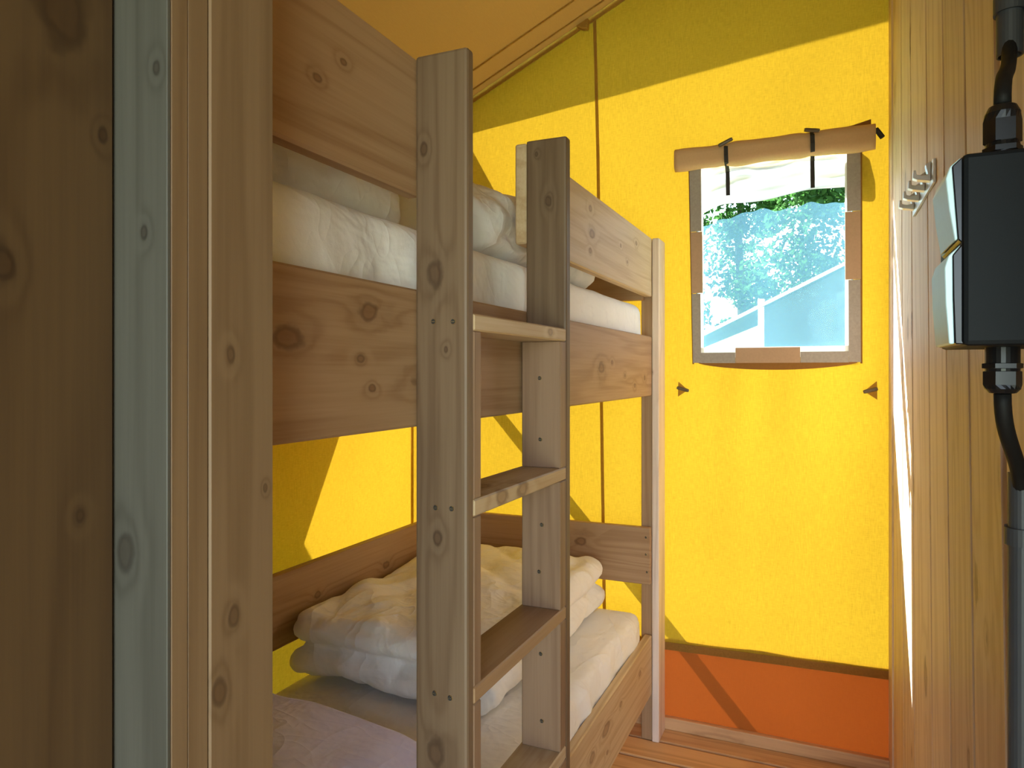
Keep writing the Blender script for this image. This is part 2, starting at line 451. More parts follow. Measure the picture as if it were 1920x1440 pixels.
for i in range(60):
    x = XL + 0.02 + i * 0.05; row = []
    for k in range(8):
        z0 = -1.020 + 0.019 * (x - 0.19); t = k / 7
        row.append(bm.verts.new((x, YG + 0.003 - 0.009 * t + 0.003 * noise.noise(Vector((x * 6, t * 2, 5))), z0 + (FLOOR + 0.01 - z0) * t)))
    rows.append(row)
for i in range(59):
    for k in range(7): bm.faces.new((rows[i][k], rows[i + 1][k], rows[i + 1][k + 1], rows[i][k + 1]))
tag(obj('canvas_skirt', bm, M['orange'], wall_back, True), 'orange skirt below the yellow canvas')
def strip_bm(p0, p1, wid, th, y):          # flat tape on the gable from p0 to p1 (x, z)
    a, b = Vector((p0[0], 0, p0[1])), Vector((p1[0], 0, p1[1])); t = (b - a).normalized(); n = Vector((-t.z, 0, t.x)) * wid / 2
    pts = [(q.x, q.z) for q in (a + n, a - n, b - n, b + n)]
    return prism_bm(pts, 'Y', y - th, y)
obj('hem_band', strip_bm((XL + 0.02, -1.088), (0.20, -1.0465), 0.029, 0.0025, YG - 0.0035), M['band'], wall_back)
obj('seam_tape', strip_bm((-0.866, 1.435), (-0.852, 0.9), 0.0125, 0.0025, YG - 0.003), M['seam'], wall_back)
obj('seam_tape', strip_bm((-0.852, 0.9), (-0.8235, -1.05), 0.0125, 0.0025, YG - 0.003), M['seam'], wall_back)
obj('corner_tape', box_bm(XL + 0.002, XL + 0.014, YG - 0.006, YG - 0.003, -1.0, 1.02, 0), M['seam'], wall_back)
obj('roof_valance', strip_bm((XL + 0.02, ROOF(XL + 0.02) - 0.012), (1.1, ROOF(1.1) - 0.012), 0.030, 0.003, YG - 0.004), M['seam'], wall_back)
obj('tie_tab', prism_bm([(-0.935, 1.405), (-0.885, 1.428), (-0.888, 1.385), (-0.91, 1.388)], 'Y', YG - 0.035, YG - 0.012, 0.002), M['seam'], wall_back)

# ---- left canvas wall
bm = bmesh.new(); rows = []
for i in range(50):
    yy = 0.40 + i * (YG - 0.40) / 49; row = []
    for k in range(40):
        z = -1.25 + (ROOF(XL) - 0.01 + 1.25) * k / 39
        row.append(bm.verts.new((XL + 0.003 * noise.noise(Vector((yy * 4, z * 2, 1))), yy, z)))
    rows.append(row)
for i in range(49):
    for k in range(39): bm.faces.new((rows[i][k], rows[i + 1][k], rows[i + 1][k + 1], rows[i][k + 1]))
wall_left = obj('wall_left', bm, M['yellow'], None, True); tag(wall_left, kind='structure')
obj('canvas_skirt', box_bm(XL - 0.003, XL, 0.40, YG, FLOOR - 0.02, -1.245, 0), M['orange'], wall_left)

# ---- roof canvas: one sheet running out past the gable, further towards the ridge
bm = bmesh.new(); xr = [-2.05 + i * (3.4 / 40) for i in range(41)]; rows = []
for x in xr:
    ye = 2.848 + (x + 1.492) * (3.085 - 2.848) / 1.33
    row = []
    for k in range(31):
        yy = -1.3 + (ye + 1.3) * k / 30
        row.append(bm.verts.new((x, yy, ROOF(x) + 0.004 * noise.noise(Vector((x * 3, yy * 2, 0.5))))))
    rows.append(row)
for i in range(40):
    for k in range(30): bm.faces.new((rows[i][k], rows[i + 1][k], rows[i + 1][k + 1], rows[i][k + 1]))
ceil = obj('ceiling', bm, M['roof'], None, True); tag(ceil, kind='structure')
bm = prism_bm([(-1.72, ROOF(-1.72) - 0.0015), (1.1, ROOF(1.1) - 0.0015), (1.1, ROOF(1.1) - 0.007), (-1.72, ROOF(-1.72) - 0.007)], 'Y', 2.606, 2.6105)
obj('seam_tape', bm, M['seam'], ceil)
obj('seam_tape', prism_bm([(-1.72, ROOF(-1.72) - 0.0015), (1.1, ROOF(1.1) - 0.0015), (1.1, ROOF(1.1) - 0.007), (-1.72, ROOF(-1.72) - 0.007)], 'Y', 2.722, 2.726), M['seam'], ceil)

# ---- right wall of upright planks (it leans a little and is not quite square to the gable)
def XR(y, z): return 0.194 + (2.78 - y) * (0.02 - 0.009 * z)
wr = root('wall_right', (0.23, 1.2, FLOOR), None, None); tag(wr, kind='structure')
pm = wood('plank', 'Z', ((0.21, 1.62, 0.30, 0.006), (0.22, 1.33, -0.42, 0.009)), 0.8)
def plank(y0, y1, out=0.0, gap=0.0012, mat=pm, name='plank', z0=FLOOR, z1=1.93):
    bm = bmesh.new(); a = y0 + gap; b = y1 - gap; ch = 0.006
    rings = []
    for z in (z0, -0.7, 0.0, 0.7, z1):
        xa, xb = XR(a, z) - out, XR(b, z) - out
        rings.append([bm.verts.new(q) for q in ((xa + ch, a, z), (xa + (xb - xa) * 0.02, a + ch, z), (xb, b - ch, z), (xb + ch, b, z), (xb + 0.022 + out, b, z), (xa + 0.022 + out, a, z))])
    for i in range(4):
        for k in range(6): bm.faces.new((rings[i][k], rings[i][(k + 1) % 6], rings[i + 1][(k + 1) % 6], rings[i + 1][k]))
    bm.faces.new(rings[0][::-1]); bm.faces.new(rings[-1])
    bmesh.ops.recalc_face_normals(bm, faces=bm.faces)
    return obj(name, bm, mat, wr)
edges = [2.661, 2.407, 2.177, 1.887, 1.656, 1.436, 1.216]
for a, b in zip(edges[1:], edges[:-1]): plank(a, b, gap=0.0028)
plank(2.663, 2.777, 0.004, 0.001, wood('plank', 'Z', (), 0.4), 'corner_batten')
yy = 1.196
while yy > 0.72:
    plank(yy - 0.221, yy, gap=0.0016); yy -= 0.222
obj('backing_board', box_bm(0.262, 0.282, 0.55, 2.77, FLOOR, 1.9, 0), M['bark'], wr)

# ---- partition on the left: plank face, post, jamb boards (all seen from their doorway side)
pf = root('wall_front', (-0.47, 0.43, FLOOR), None, None); tag(pf, kind='structure')
ZT = 1.60
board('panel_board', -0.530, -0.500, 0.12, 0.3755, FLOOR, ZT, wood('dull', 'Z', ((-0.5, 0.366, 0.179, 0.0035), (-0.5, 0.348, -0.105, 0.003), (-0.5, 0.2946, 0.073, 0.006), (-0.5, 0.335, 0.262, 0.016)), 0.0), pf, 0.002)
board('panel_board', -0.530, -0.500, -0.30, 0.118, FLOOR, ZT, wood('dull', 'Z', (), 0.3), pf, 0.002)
board('door_post', -0.62, -0.4457, 0.377, 0.3805, FLOOR, ZT, wood('cool_lit', 'Z', ((-0.490, 0.377, -0.137, 0.0075), (-0.470, 0.377, 0.105, 0.003), (-0.457, 0.377, 0.227, 0.003)), 0.0), pf, 0.0006)  # thin front of the post, cool light painted in by its tone
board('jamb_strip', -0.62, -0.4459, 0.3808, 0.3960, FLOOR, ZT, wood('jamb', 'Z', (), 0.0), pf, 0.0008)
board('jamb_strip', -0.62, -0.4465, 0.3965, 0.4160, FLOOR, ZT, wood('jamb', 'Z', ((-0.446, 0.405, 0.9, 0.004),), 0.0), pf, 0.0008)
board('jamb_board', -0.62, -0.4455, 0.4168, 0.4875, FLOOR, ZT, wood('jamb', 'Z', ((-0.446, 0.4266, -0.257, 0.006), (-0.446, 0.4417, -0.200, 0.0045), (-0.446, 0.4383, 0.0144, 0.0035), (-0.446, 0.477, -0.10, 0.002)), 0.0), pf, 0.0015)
for k in range(8):
    x1 = -0.622 - k * 0.14
    board('plank', max(-1.73, x1 - 0.139), x1, 0.43, 0.455, FLOOR, ROOF(-1.6) - 0.03 if k > 5 else 1.25, wood('jamb', 'Z', (), 0.5), pf, 0.002)

# ---- the front room behind the viewer: canvas all round with one open doorway
def canvas_panel(name, kindname, verts, mat):
    bm = bmesh.new(); bm.faces.new([bm.verts.new(v) for v in verts])
    bmesh.ops.subdivide_edges(bm, edges=bm.edges[:], cuts=6, use_grid_fill=True)
    o = obj(kindname, bm, mat, None, True); tag(o, kind='structure'); return o
YE = -1.25; XE = 1.28
canvas_panel('w', 'wall_side', [(XL, YE, FLOOR), (XL, 0.43, FLOOR), (XL, 0.43, ROOF(XL) - 0.01), (XL, YE, ROOF(XL) - 0.01)], M['front'])
canvas_panel('w', 'wall_side', [(XE, YE, FLOOR), (XE, 2.77, FLOOR), (XE, 2.77, ROOF(XE) - 0.01), (XE, YE, ROOF(XE) - 0.01)], M['front'])
DX0, DX1, DZ = -0.15, 1.00, 0.66
canvas_panel('w', 'wall_entrance', [(XL, YE, FLOOR), (DX0, YE, FLOOR), (DX0, YE, ROOF(DX0) - 0.01), (XL, YE, ROOF(XL) - 0.01)], M['front'])
canvas_panel('w', 'wall_entrance', [(DX1, YE, FLOOR), (XE, YE, FLOOR), (XE, YE, ROOF(XE) - 0.01), (DX1, YE, ROOF(DX1) - 0.01)], M['front'])
canvas_panel('w', 'wall_entrance', [(DX0, YE, DZ), (DX1, YE, DZ), (DX1, YE, ROOF(DX1) - 0.01), (DX0, YE, ROOF(DX0) - 0.01)], M['front'])

# ================================================================== window in the gable
win = root('window_1', (-0.19, YG, 0.034), None, None); tag(win, kind='structure')
YW = YG - 0.003
def quad(name, pts, mat, th=0.0025, y=YW):
    return obj(name, prism_bm(pts, 'Y', y - th, y), mat, win)
# inner hem of white pvc, then tapes of grey hook tape and tan canvas all round
quad('pvc_hem', [(-0.452, 0.058), (-0.434, 0.058), (-0.436, 0.79), (-0.452, 0.79)], M['hem'], 0.0015, YG - 0.0005)
quad('pvc_hem', [(0.054, 0.058), (0.074, 0.058), (0.074, 0.79), (0.0535, 0.79)], M['hem'], 0.0015, YG - 0.0005)
quad('pvc_hem', [(-0.455, 0.055), (0.074, 0.055), (0.074, 0.094), (-0.455, 0.0935)], M['hem'], 0.0015, YG - 0.0010)
for (z0, z1, mt, a) in ((0.036, 0.300, 'strip', -0.4455), (0.302, 0.536, 'tanstrip', -0.4395), (0.538, 0.80, 'strip', -0.4435)):
    xo = lambda z: -0.473 - 0.014 * (z - 0.036) / 0.74
    quad('edge_tape', [(xo(z0), z0), (a + 0.002, z0), (a, z1), (xo(z1), z1)], M[mt])
for (z0, z1, mt, a) in ((0.036, 0.325, 'strip', 0.0665), (0.327, 0.565, 'tanstrip', 0.0555), (0.567, 0.80, 'strip', 0.0605)):
    quad('edge_tape', [(a, z0), (0.1043, z0), (0.1030, z1), (a - 0.001, z1)], M[mt])
for (x0, x1, mt, t) in ((-0.444, -0.318, 'strip', 0.074), (-0.317, -0.093, 'tanstrip', 0.091), (-0.092, 0.066, 'strip', 0.074)):
    quad('edge_tape', [(x0, 0.035), (x1, 0.0345), (x1, t), (x0, t)], M[mt], 0.0028, YW - 0.0002)
bm = bmesh.new(); rows = []
for i in range(25):
    t = i / 24; x = -0.452 + 0.545 * t; s = 0.024 * (4 * t * (1 - t)) ** 0.8
    rows.append([bm.verts.new((x, YG - 0.004, 0.040)), bm.verts.new((x, YG - 0.0045, 0.033 - s))])
for i in range(24): bm.faces.new((rows[i][0], rows[i + 1][0], rows[i + 1][1], rows[i][1]))
obj('sagging_hem', bm, M['blindhem'], win)
quad('binding', [(-0.476, 0.031), (-0.470, 0.031), (-0.485, 0.79), (-0.491, 0.79)], M['blindhem'], 0.003, YG - 0.001)
quad('binding', [(0.103, 0.031), (0.1095, 0.031), (0.1085, 0.79), (0.102, 0.79)], M['blindhem'], 0.003, YG - 0.001)
# clear vinyl, the fly screen that starts below a wavy edge, the white flap bunched above
quad('clear_pane', [(-0.46, 0.058), (0.078, 0.058), (0.078, 0.80), (-0.46, 0.80)], M['vinyl'], 0.001, YG + 0.006)
bm = bmesh.new(); cols = []
for i in range(41):
    t = i / 40; x = -0.46 + 0.538 * t
    top = 0.545 + 0.045 * min(1, t / 0.25) + 0.022 * t + 0.006 * math.sin(t * 19) + 0.004 * math.sin(t * 43 + 1)
    cols.append([bm.verts.new((x, YG + 0.016 + 0.003 * math.sin(x * 30), 0.058 + (top - 0.058) * k / 10)) for k in range(11)])
for i in range(40):
    for k in range(10): bm.faces.new((cols[i][k], cols[i + 1][k], cols[i + 1][k + 1], cols[i][k + 1]))
obj('fly_screen', bm, M['screen'], win)
bm = bmesh.new(); cols = []
for i in range(61):
    t = i / 60; x = -0.46 + 0.538 * t
    bot = 0.628 + 0.04 * t + 0.006 * math.sin(t * 11) - 0.02 * math.exp(-((t - 0.02) / 0.1) ** 2)
    cols.append([bm.verts.new((x, YG + 0.028 + 0.012 * math.sin(k * 0.9 + 5 * noise.noise(Vector((t * 3, k * 0.15, 2)))) * (k / 16 + 0.2), bot + (0.80 - bot) * k / 16)) for k in range(17)])
for i in range(60):
    for k in range(16): bm.faces.new((cols[i][k], cols[i + 1][k], cols[i + 1][k + 1], cols[i][k + 1]))
obj('white_flap', bm, M['flap'], win, True)

quad('shadow_tab', [(0.066, 0.83), (0.095, 0.80), (0.112, 0.72), (0.113, 0.665), (0.105, 0.652), (0.066, 0.66)], M['blindhem'], 0.002, YG + 0.032)  # unseen tab added behind the tape to cast a roll-end shadow
# ---- rolled blind over the window
bl = root('rolled_blind', (-0.19, 2.735, 0.77), 'tan canvas blind rolled up above the window, tied by two dark straps', 'blind')
def roll_c(t): return Vector((-0.534 + 0.682 * t, 2.738, 0.806 + 0.002 * t))
bm = bmesh.new(); rings = []
for i in range(41):
    t = i / 40; c = roll_c(t)
    pin = 0.006 * (math.exp(-((t - 0.27) / 0.03) ** 2) + math.exp(-((t - 0.70) / 0.03) ** 2))
    r = 0.043 + 0.004 * t - pin + 0.0015 * math.sin(t * 23)
    ring = []
    for k in range(20):
        a = 2 * PI * k / 20; sq = 1 + 0.10 * math.cos(4 * (a - PI / 4))
        ring.append(bm.verts.new((c.x, c.y + 0.62 * r * math.cos(a) * sq, c.z + 0.004 * noise.noise(Vector((t * 7, 0, k * 0.1))) + r * math.sin(a))))
    rings.append(ring)
for i in range(40):
    for k in range(20): bm.faces.new((rings[i][k], rings[i][(k + 1) % 20], rings[i + 1][(k + 1) % 20], rings[i + 1][k]))
for ring, sgn in ((rings[0], 1), (rings[-1], -1)):
    # rolled layers at each end
    cen = sum((v.co for v in ring), Vector()) / 20
    inner = [bm.verts.new(cen + (v.co - cen) * 0.7) for v in ring]
    deep = [bm.verts.new(cen + (v.co - cen) * 0.66 + Vector((0.012 * sgn, 0, 0))) for v in ring]
    for k in range(20):
        bm.faces.new((ring[k], ring[(k + 1) % 20], inner[(k + 1) % 20], inner[k]))
        bm.faces.new((inner[k], inner[(k + 1) % 20], deep[(k + 1) % 20], deep[k]))
    bm.faces.new(deep)
bmesh.ops.recalc_face_normals(bm, faces=bm.faces)
obj('canvas_roll', bm, M['blind'], bl, True)
bm = bmesh.new(); rows = []
for i in range(25):
    t = i / 24; x = -0.532 + 0.668 * t
    zt = 0.846 + 0.019 * t + 0.014 * max(0, t - 0.9) / 0.1
    rows.append([bm.verts.new((x, YG - 0.008, 0.80)), bm.verts.new((x, YG - 0.010, zt)), bm.verts.new((x, YG - 0.014, zt)), bm.verts.new((x, YG - 0.014, 0.80))])
for i in range(24):
    for k in range(3): bm.faces.new((rows[i][k], rows[i + 1][k], rows[i + 1][k + 1], rows[i][k + 1]))
obj('top_hem', bm, M['blindhem'], bl)
for (sx, zt, zb, lean) in ((-0.345, 0.842, 0.664, 0.55), (-0.052, 0.846, 0.662, -0.45)):
    s = obj('strap', ribbon_bm([(sx, 2.768, zt - 0.004), (sx, 2.735, zt + 0.004), (sx + 0.001, 2.712, zt - 0.015), (sx + 0.002, 2.7075, zt - 0.045), (sx + 0.002, 2.716, zt - 0.068), (sx + 0.001, 2.745, zt - 0.078), (sx, 2.770, zt - 0.09), (sx + 0.001, 2.7745, zb)], (0.0145, 0, 0), 0.002), M['webbing'], bl)
    a = Vector((sx - 0.025, 2.708, zt + 0.000 - 0.025 * lean * 0.6)); b = Vector((sx + 0.025, 2.708, zt + 0.004 + 0.025 * lean * 0.6))
    tg = obj('toggle', tube_bm([a, a.lerp(b, 0.1), a.lerp(b, 0.9), b], [0.0055, 0.0072, 0.0072, 0.0055], 8), M['toggle'], bl)
obj('toggle', tube_bm([(0.149, 2.742, 0.835), (0.158, 2.742, 0.822), (0.170, 2.742, 0.803)], 0.0085, 8), M['webbing'], bl)

# ---- toggle patches below the window
for (cx, d, lab) in ((-0.5125, 1, 'small brown toggle patch sewn on yellow canvas beside the bunk bed post'), (0.1365, -1, 'small brown toggle patch sewn on yellow canvas beside the plank wall')):
    r_ = root('toggle_patch', (cx, YG - 0.004, -0.065), lab, 'toggle', 'toggle patches below the window')
    cz = -0.063 - (0.002 if d > 0 else 0.0)
    k = 1.0 if d > 0 else 1.12
    obj('patch', prism_bm([(cx - d * 0.016 * k, cz + 0.029 * k), (cx - d * 0.017 * k, cz - 0.029 * k), (cx + d * 0.020 * k, cz - 0.003)], 'Y', YG - 0.010, YG - 0.006, 0.0008), M['seam'], r_)
    a = Vector((cx - d * 0.020, YG - 0.016, cz + 0.006)); b = Vector((cx + d * 0.025, YG - 0.016, cz - 0.006))
    obj('toggle', tube_bm([a, a.lerp(b, 0.12), a.lerp(b, 0.88), b], [0.005, 0.0068, 0.0068, 0.005], 8), M['toggle'], r_)

# ================================================================== bunk bed
bed = root('bunk_bed', (-1.02, 1.65, FLOOR), 'wooden bunk bed of spruce boards with a ladder on its open side', 'bed')
XF = -0.600; XB = -1.427; Y0 = 0.60; Y1 = 2.6326
railU = ((-0.6, 0.681, 0.041, 0.013), (-0.6, 0.828, 0.019, 0.005), (-0.6, 0.856, -0.023, 0.0045), (-0.6, 0.846, 0.086, 0.011), (-0.6, 1.99, 0.012, 0.014), (-0.6, 2.25, -0.01, 0.005), (-0.6, 2.38, -0.045, 0.006), (-0.6, 2.52, -0.02, 0.007), (-0.6, 2.1, 0.03, 0.005))
board('side_rail', XF - 0.027, XF, Y0, Y1, -0.087, 0.1325, wood('spruce', 'Y', railU, 0.25), bed, 0.0035)
board('side_rail', XF - 0.027, XF, Y0, Y1, -1.197, -0.977, wood('pale', 'Y', ((-0.6, 1.9, -1.07, 0.012), (-0.6, 1.75, -1.14, 0.010), (-0.6, 2.2, -1.05, 0.007), (-0.6, 2.05, -1.13, 0.006), (-0.6, 2.45, -1.05, 0.008)), 0.35), bed, 0.0035)
board('guard_board', XF - 0.027, XF, Y0, 0.994, 0.282, 0.500, wood('spruce', 'Y', ((-0.6, 0.735, 0.379, 0.0045), (-0.6, 0.79, 0.42, 0.004)), 0.0), bed, 0.0035)
board('guard_board', XF - 0.027, XF, 1.428, Y1, 0.280, 0.4985, wood('pale', 'Y', ((-0.6, 1.885, 0.452, 0.007), (-0.6, 1.90, 0.385, 0.011), (-0.6, 1.885, 0.335, 0.006), (-0.6, 2.2, 0.40, 0.004), (-0.6, 2.28, 0.36, 0.004), (-0.6, 2.4, 0.44, 0.006)), 0.2), bed, 0.0035)
board('end_rail', XB, XF - 0.001, 2.613, 2.640, -0.787, -0.576, wood('spruce', 'X', ((-0.87, 2.613, -0.65, 0.012),), 0.35), bed, 0.003)
board('end_rail', XB, XF - 0.028, 2.613, 2.640, 0.268, 0.498, wood('spruce', 'X', (), 0.3), bed, 0.003)
board('back_rail', XB - 0.027, XB, Y0, 2.64, -0.787, -0.576, wood('spruce', 'Y', ((-1.427, 2.12, -0.68, 0.010), (-1.427, 1.75, -0.68, 0.008)), 0.3), bed, 0.003)
board('back_rail', XB - 0.027, XB, Y0, 2.64, -1.197, -0.977, wood('spruce', 'Y', (), 0.3), bed, 0.003)
board('back_rail', XB - 0.027, XB, Y0, 2.64, -0.087, 0.1325, wood('spruce', 'Y', (), 0.3), bed, 0.003)
board('corner_post', XF, XF + 0.0265, 2.634, 2.742, FLOOR, 0.4985, wood('plank', 'Z', ((-0.6, 2.634, 0.0, 0.003),), 0.35), bed, 0.004, 2)
board('corner_post', XF - 0.042, XF - 0.001, 2.6415, 2.742, FLOOR, 0.495, wood('spruce', 'Z', (), 0.3), bed, 0.003)
board('corner_post', XB - 0.027, XB + 0.045, 2.6415, 2.742, FLOOR, 0.27, wood('spruce', 'Z', (), 0.3), bed, 0.003)
board('corner_post', XF - 0.042, XF, 0.505, 0.599, FLOOR, 0.495, wood('spruce', 'Z', (), 0.3), bed, 0.003)
board('corner_post', XB - 0.027, XB + 0.045, 0.505, 0.599, FLOOR, 0.27, wood('spruce', 'Z', (), 0.3), bed, 0.003)
for z in (-1.125, -0.020):
    pr = None
    for k in range(10):
        if pr is None: pr = board('bed_slat', XB + 0.002, XF - 0.029, 0.64, 0.73, z, z + 0.018, wood('spruce', 'X', (), 0.3), bed, 0.002)
        else: clone(pr, 'bed_slat', (0, 0.205 * k, 0), bed)
for z in (-1.145, -0.040):
    for (xa, xb) in ((XF - 0.058, XF - 0.028), (XB + 0.001, XB + 0.031)):
        board('slat_bearer', xa, xb, Y0 + 0.01, 2.61, z, z + 0.019, wood('spruce', 'Y', (), 0.3), bed, 0.001)
# ladder: two uprights, five treads, cleats carrying the treads
XO = -0.5066
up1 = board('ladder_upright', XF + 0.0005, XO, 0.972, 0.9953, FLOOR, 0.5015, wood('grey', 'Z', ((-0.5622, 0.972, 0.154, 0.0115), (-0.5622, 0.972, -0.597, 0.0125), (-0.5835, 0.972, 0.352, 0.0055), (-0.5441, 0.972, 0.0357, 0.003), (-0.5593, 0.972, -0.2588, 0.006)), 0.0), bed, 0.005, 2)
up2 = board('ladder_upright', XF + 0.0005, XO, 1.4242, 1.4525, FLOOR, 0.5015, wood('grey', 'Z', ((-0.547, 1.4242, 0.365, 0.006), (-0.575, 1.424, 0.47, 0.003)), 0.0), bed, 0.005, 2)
TR = [0.092, -0.200, -0.4945, -0.789, -1.083]
cl1, cl2 = [], []
for i, zt in enumerate(TR):
    board('ladder_tread', XF + 0.0005, XO, 0.9957, 1.4238, zt - 0.0268, zt, wood('pale' if i != 2 else 'spruce', 'Y', ((XO, 1.33, TR[0] - 0.012, 0.006), (XO, 1.10, TR[1] - 0.012, 0.012), (XO, 1.19, TR[1] - 0.012, 0.013), (-0.56, 1.12, TR[1], 0.016), (-0.545, 1.25, TR[3], 0.02)), 0.0), bed, 0.0025)
    zb = (TR[i + 1] if i < 4 else FLOOR)
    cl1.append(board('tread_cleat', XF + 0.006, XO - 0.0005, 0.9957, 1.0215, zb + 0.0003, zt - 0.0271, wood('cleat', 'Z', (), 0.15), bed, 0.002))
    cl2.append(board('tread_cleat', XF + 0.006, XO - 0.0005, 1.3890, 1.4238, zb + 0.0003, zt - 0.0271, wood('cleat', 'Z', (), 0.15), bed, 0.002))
scr = None
def screw(par, x, y, z):
    global scr
    if scr is None:
        bm = bmesh.new()
        bmesh.ops.create_cone(bm, cap_ends=True, segments=14, radius1=0.0045, radius2=0.0037, depth=0.0016)
        bmesh.ops.rotate(bm, verts=bm.verts, cent=(0, 0, 0), matrix=Matrix.Rotation(PI / 2, 3, 'X'))
        for k in range(2):     # raised cross edges around the driver recess
            b = bmesh.new(); bmesh.ops.create_cube(b, size=1)
            for v in b.verts: v.co = Vector((v.co.x * (0.0046 if k else 0.0012), v.co.y * 0.0004 - 0.0009, v.co.z * (0.0012 if k else 0.0046)))
            merge(bm, b)
        me = bpy.data.meshes.new('screw'); bm.to_mesh(me); bm.free(); me.materials.append(M['screw']); me.materials.append(M['screwdark'])
        for p in me.polygons: p.material_index = 1 if p.index >= len(me.polygons) - 12 else 0
        scr = me
    o = bpy.data.objects.new('screw', scr); COL.objects.link(o); o.parent = par
    o.location = Vector((x, y - 0.0006, z + EYE)) - ORG[par]
for x, z in ((-0.566, 0.0795), (-0.531, 0.0785), (-0.5622, -0.2123), (-0.5337, -0.2117), (-0.5641, -0.5034), (-0.5365, -0.5058)): screw(up1, x, 0.972, z)
for k, x, z in ((0, -0.5529, -0.0123), (0, -0.5517, -0.1408), (1, -0.5481, -0.3194), (1, -0.5541, -0.4183), (2, -0.5505, -0.59), (2, -0.5481, -0.7303)): screw(cl2[k], x, 1.389, z)
er = [o for o in bed.children if o.name.startswith('end_rail')][0]
for x, z in ((-0.617, -0.612), (-0.617, -0.675), (-0.613, -0.74)): screw(er, x, 2.613, z)

# ================================================================== bedding
def mattress(name, z0, z1, y0, y1, label, seed, bul):
    def shape(p, n, u):
        q = p.copy()
        if n.z > 0.5: q.z += 0.003 * (1 - u.x * u.x) * (1 - u.y ** 4) + 0.002 * fbm(p, (5, 4, 5), seed)
        if n.x > 0.3:           # sheet folds on the open side
            f = noise.noise(Vector((p.y * 7, p.z * 2.5 + p.y * 3, seed)))
            g = noise.noise(Vector((p.y * 16 + p.z * 6, p.z * 3, seed + 4)))
            q.x += bul * (1 - u.z * u.z) + (0.013 * f + 0.008 * g) * min(1, 1.2 - u.z * u.z)
            q.z += 0.003 * f
        return q
    m = obj(name, soft_bm(XB + 0.012, XF - 0.032, y0, y1, z0, z1, 0.035, 0.016, shape), M['sheet'], None, True)
    tag(m, label, 'mattress', 'bunk mattresses'); return m
mattress('mattress', 0.000, 0.250, 0.63, 2.605, 'white sheeted mattress on the upper bunk behind the guard boards', 3.0, 0.004)
mattress('mattress', -1.105, -0.885, 0.63, 2.605, 'white sheeted mattress on the lower bunk under the folded duvet', 9.0, 0.003)

def duvet_shape(seed, amp, fold, lob, tilt=(0, 0)):
    def shape(p, n, u):
        q = p.copy()
        side = 1 - abs(n.z)
        pin = math.exp(-((u.z - fold) / 0.16) ** 2)
        q -= Vector((n.x, n.y, 0)) * lob * pin * side
        q += n * amp * (fbm(p, (5, 4, 7), seed, 3) + 0.5 * fbm(p, (13, 9, 16), seed + 3, 2) - 0.9 * (1 - abs(noise.noise(Vector((p.x * 5 + p.y * 3, p.y * 2.5, p.z * 6 + seed))))) ** 5)
        if n.z > 0.3: q.z += 0.02 * (1 - u.x ** 2) * (1 - u.y ** 2) + tilt[0] * u.x + tilt[1] * u.y
        if n.z < -0.3: q.z = max(q.z, p.z - 0.004)
        return q
    return shape
dv = obj('folded_duvet', soft_bm(-1.420, -0.752, 1.585, 2.59, -0.875, -0.682, 0.052, 0.013, duvet_shape(2.2, 0.020, 0.02, 0.045)), M['duvet'], None, True)
tag(dv, 'white duvet folded double lying at the far end of the lower bunk', 'duvet', 'white duvets on the bunks')
def foot_shape(p, n, u):
    q = p.copy()
    w_ = (p.x + 0.5 * p.y)
    f = math.sin(24 * w_ + 3.0 * noise.noise(Vector((p.x * 3, p.y * 3, 1))))
    if n.z > -0.2:
        q.z += 0.009 * f * max(0, n.z) * (0.35 + 0.65 * (0.5 - 0.5 * u.y)) + 0.012 * fbm(p, (4, 4, 4), 6, 2)
        q.z -= 0.030 * max(0, u.y) ** 2 + 0.02 * max(0, u.x) ** 2
    q.y += 0.05 * (-u.x * 0.55) - 0.03 * u.x * u.x if u.y > 0.2 else 0
    return q
ft = obj('folded_cover', soft_bm(-1.40, -0.75, 0.66, 1.44, -0.870, -0.793, 0.038, 0.014, foot_shape), M['lilac'], None, True)
tag(ft, 'pale lilac white cover folded over the near end of the lower bunk', 'bedspread')
du = obj('folded_duvet', soft_bm(-1.39, -0.72, 0.64, 1.17, 0.258, 0.455, 0.045, 0.014, duvet_shape(7.7, 0.016, 0.0, 0.03)), M['duvet'], None, True)
tag(du, 'white duvet folded on the upper bunk behind the near guard board', 'duvet', 'white duvets on the bunks')
def crumple(p, n, u):
    q = p.copy()
    a = fbm(p, (6, 6, 6), 31, 2)
    ridge = 1 - abs(noise.noise(Vector((p.x * 9 + 2 * a, p.y * 7, p.z * 11 + 3 * a)))) * 2
    r2 = 1 - abs(noise.noise(Vector((p.x * 17 + 5, p.y * 15 + 2 * a, p.z * 17)))) * 2
    q += n * (0.030 * a + 0.026 * ridge + 0.009 * r2)
    if n.z > 0.2: q.z += 0.02 * (1 - u.x ** 2) * (1 - u.y ** 2)
    if n.z < -0.3: q.z = max(q.z, p.z - 0.002)
    return q
pl = obj('crumpled_duvet', soft_bm(-1.36, -0.70, 1.38, 2.28, 0.262, 0.415, 0.07, 0.013, crumple), M['duvet'], None, True)
tag(pl, 'crumpled white duvet on the upper bunk seen between the ladder uprights', 'duvet', 'white duvets on the bunks')

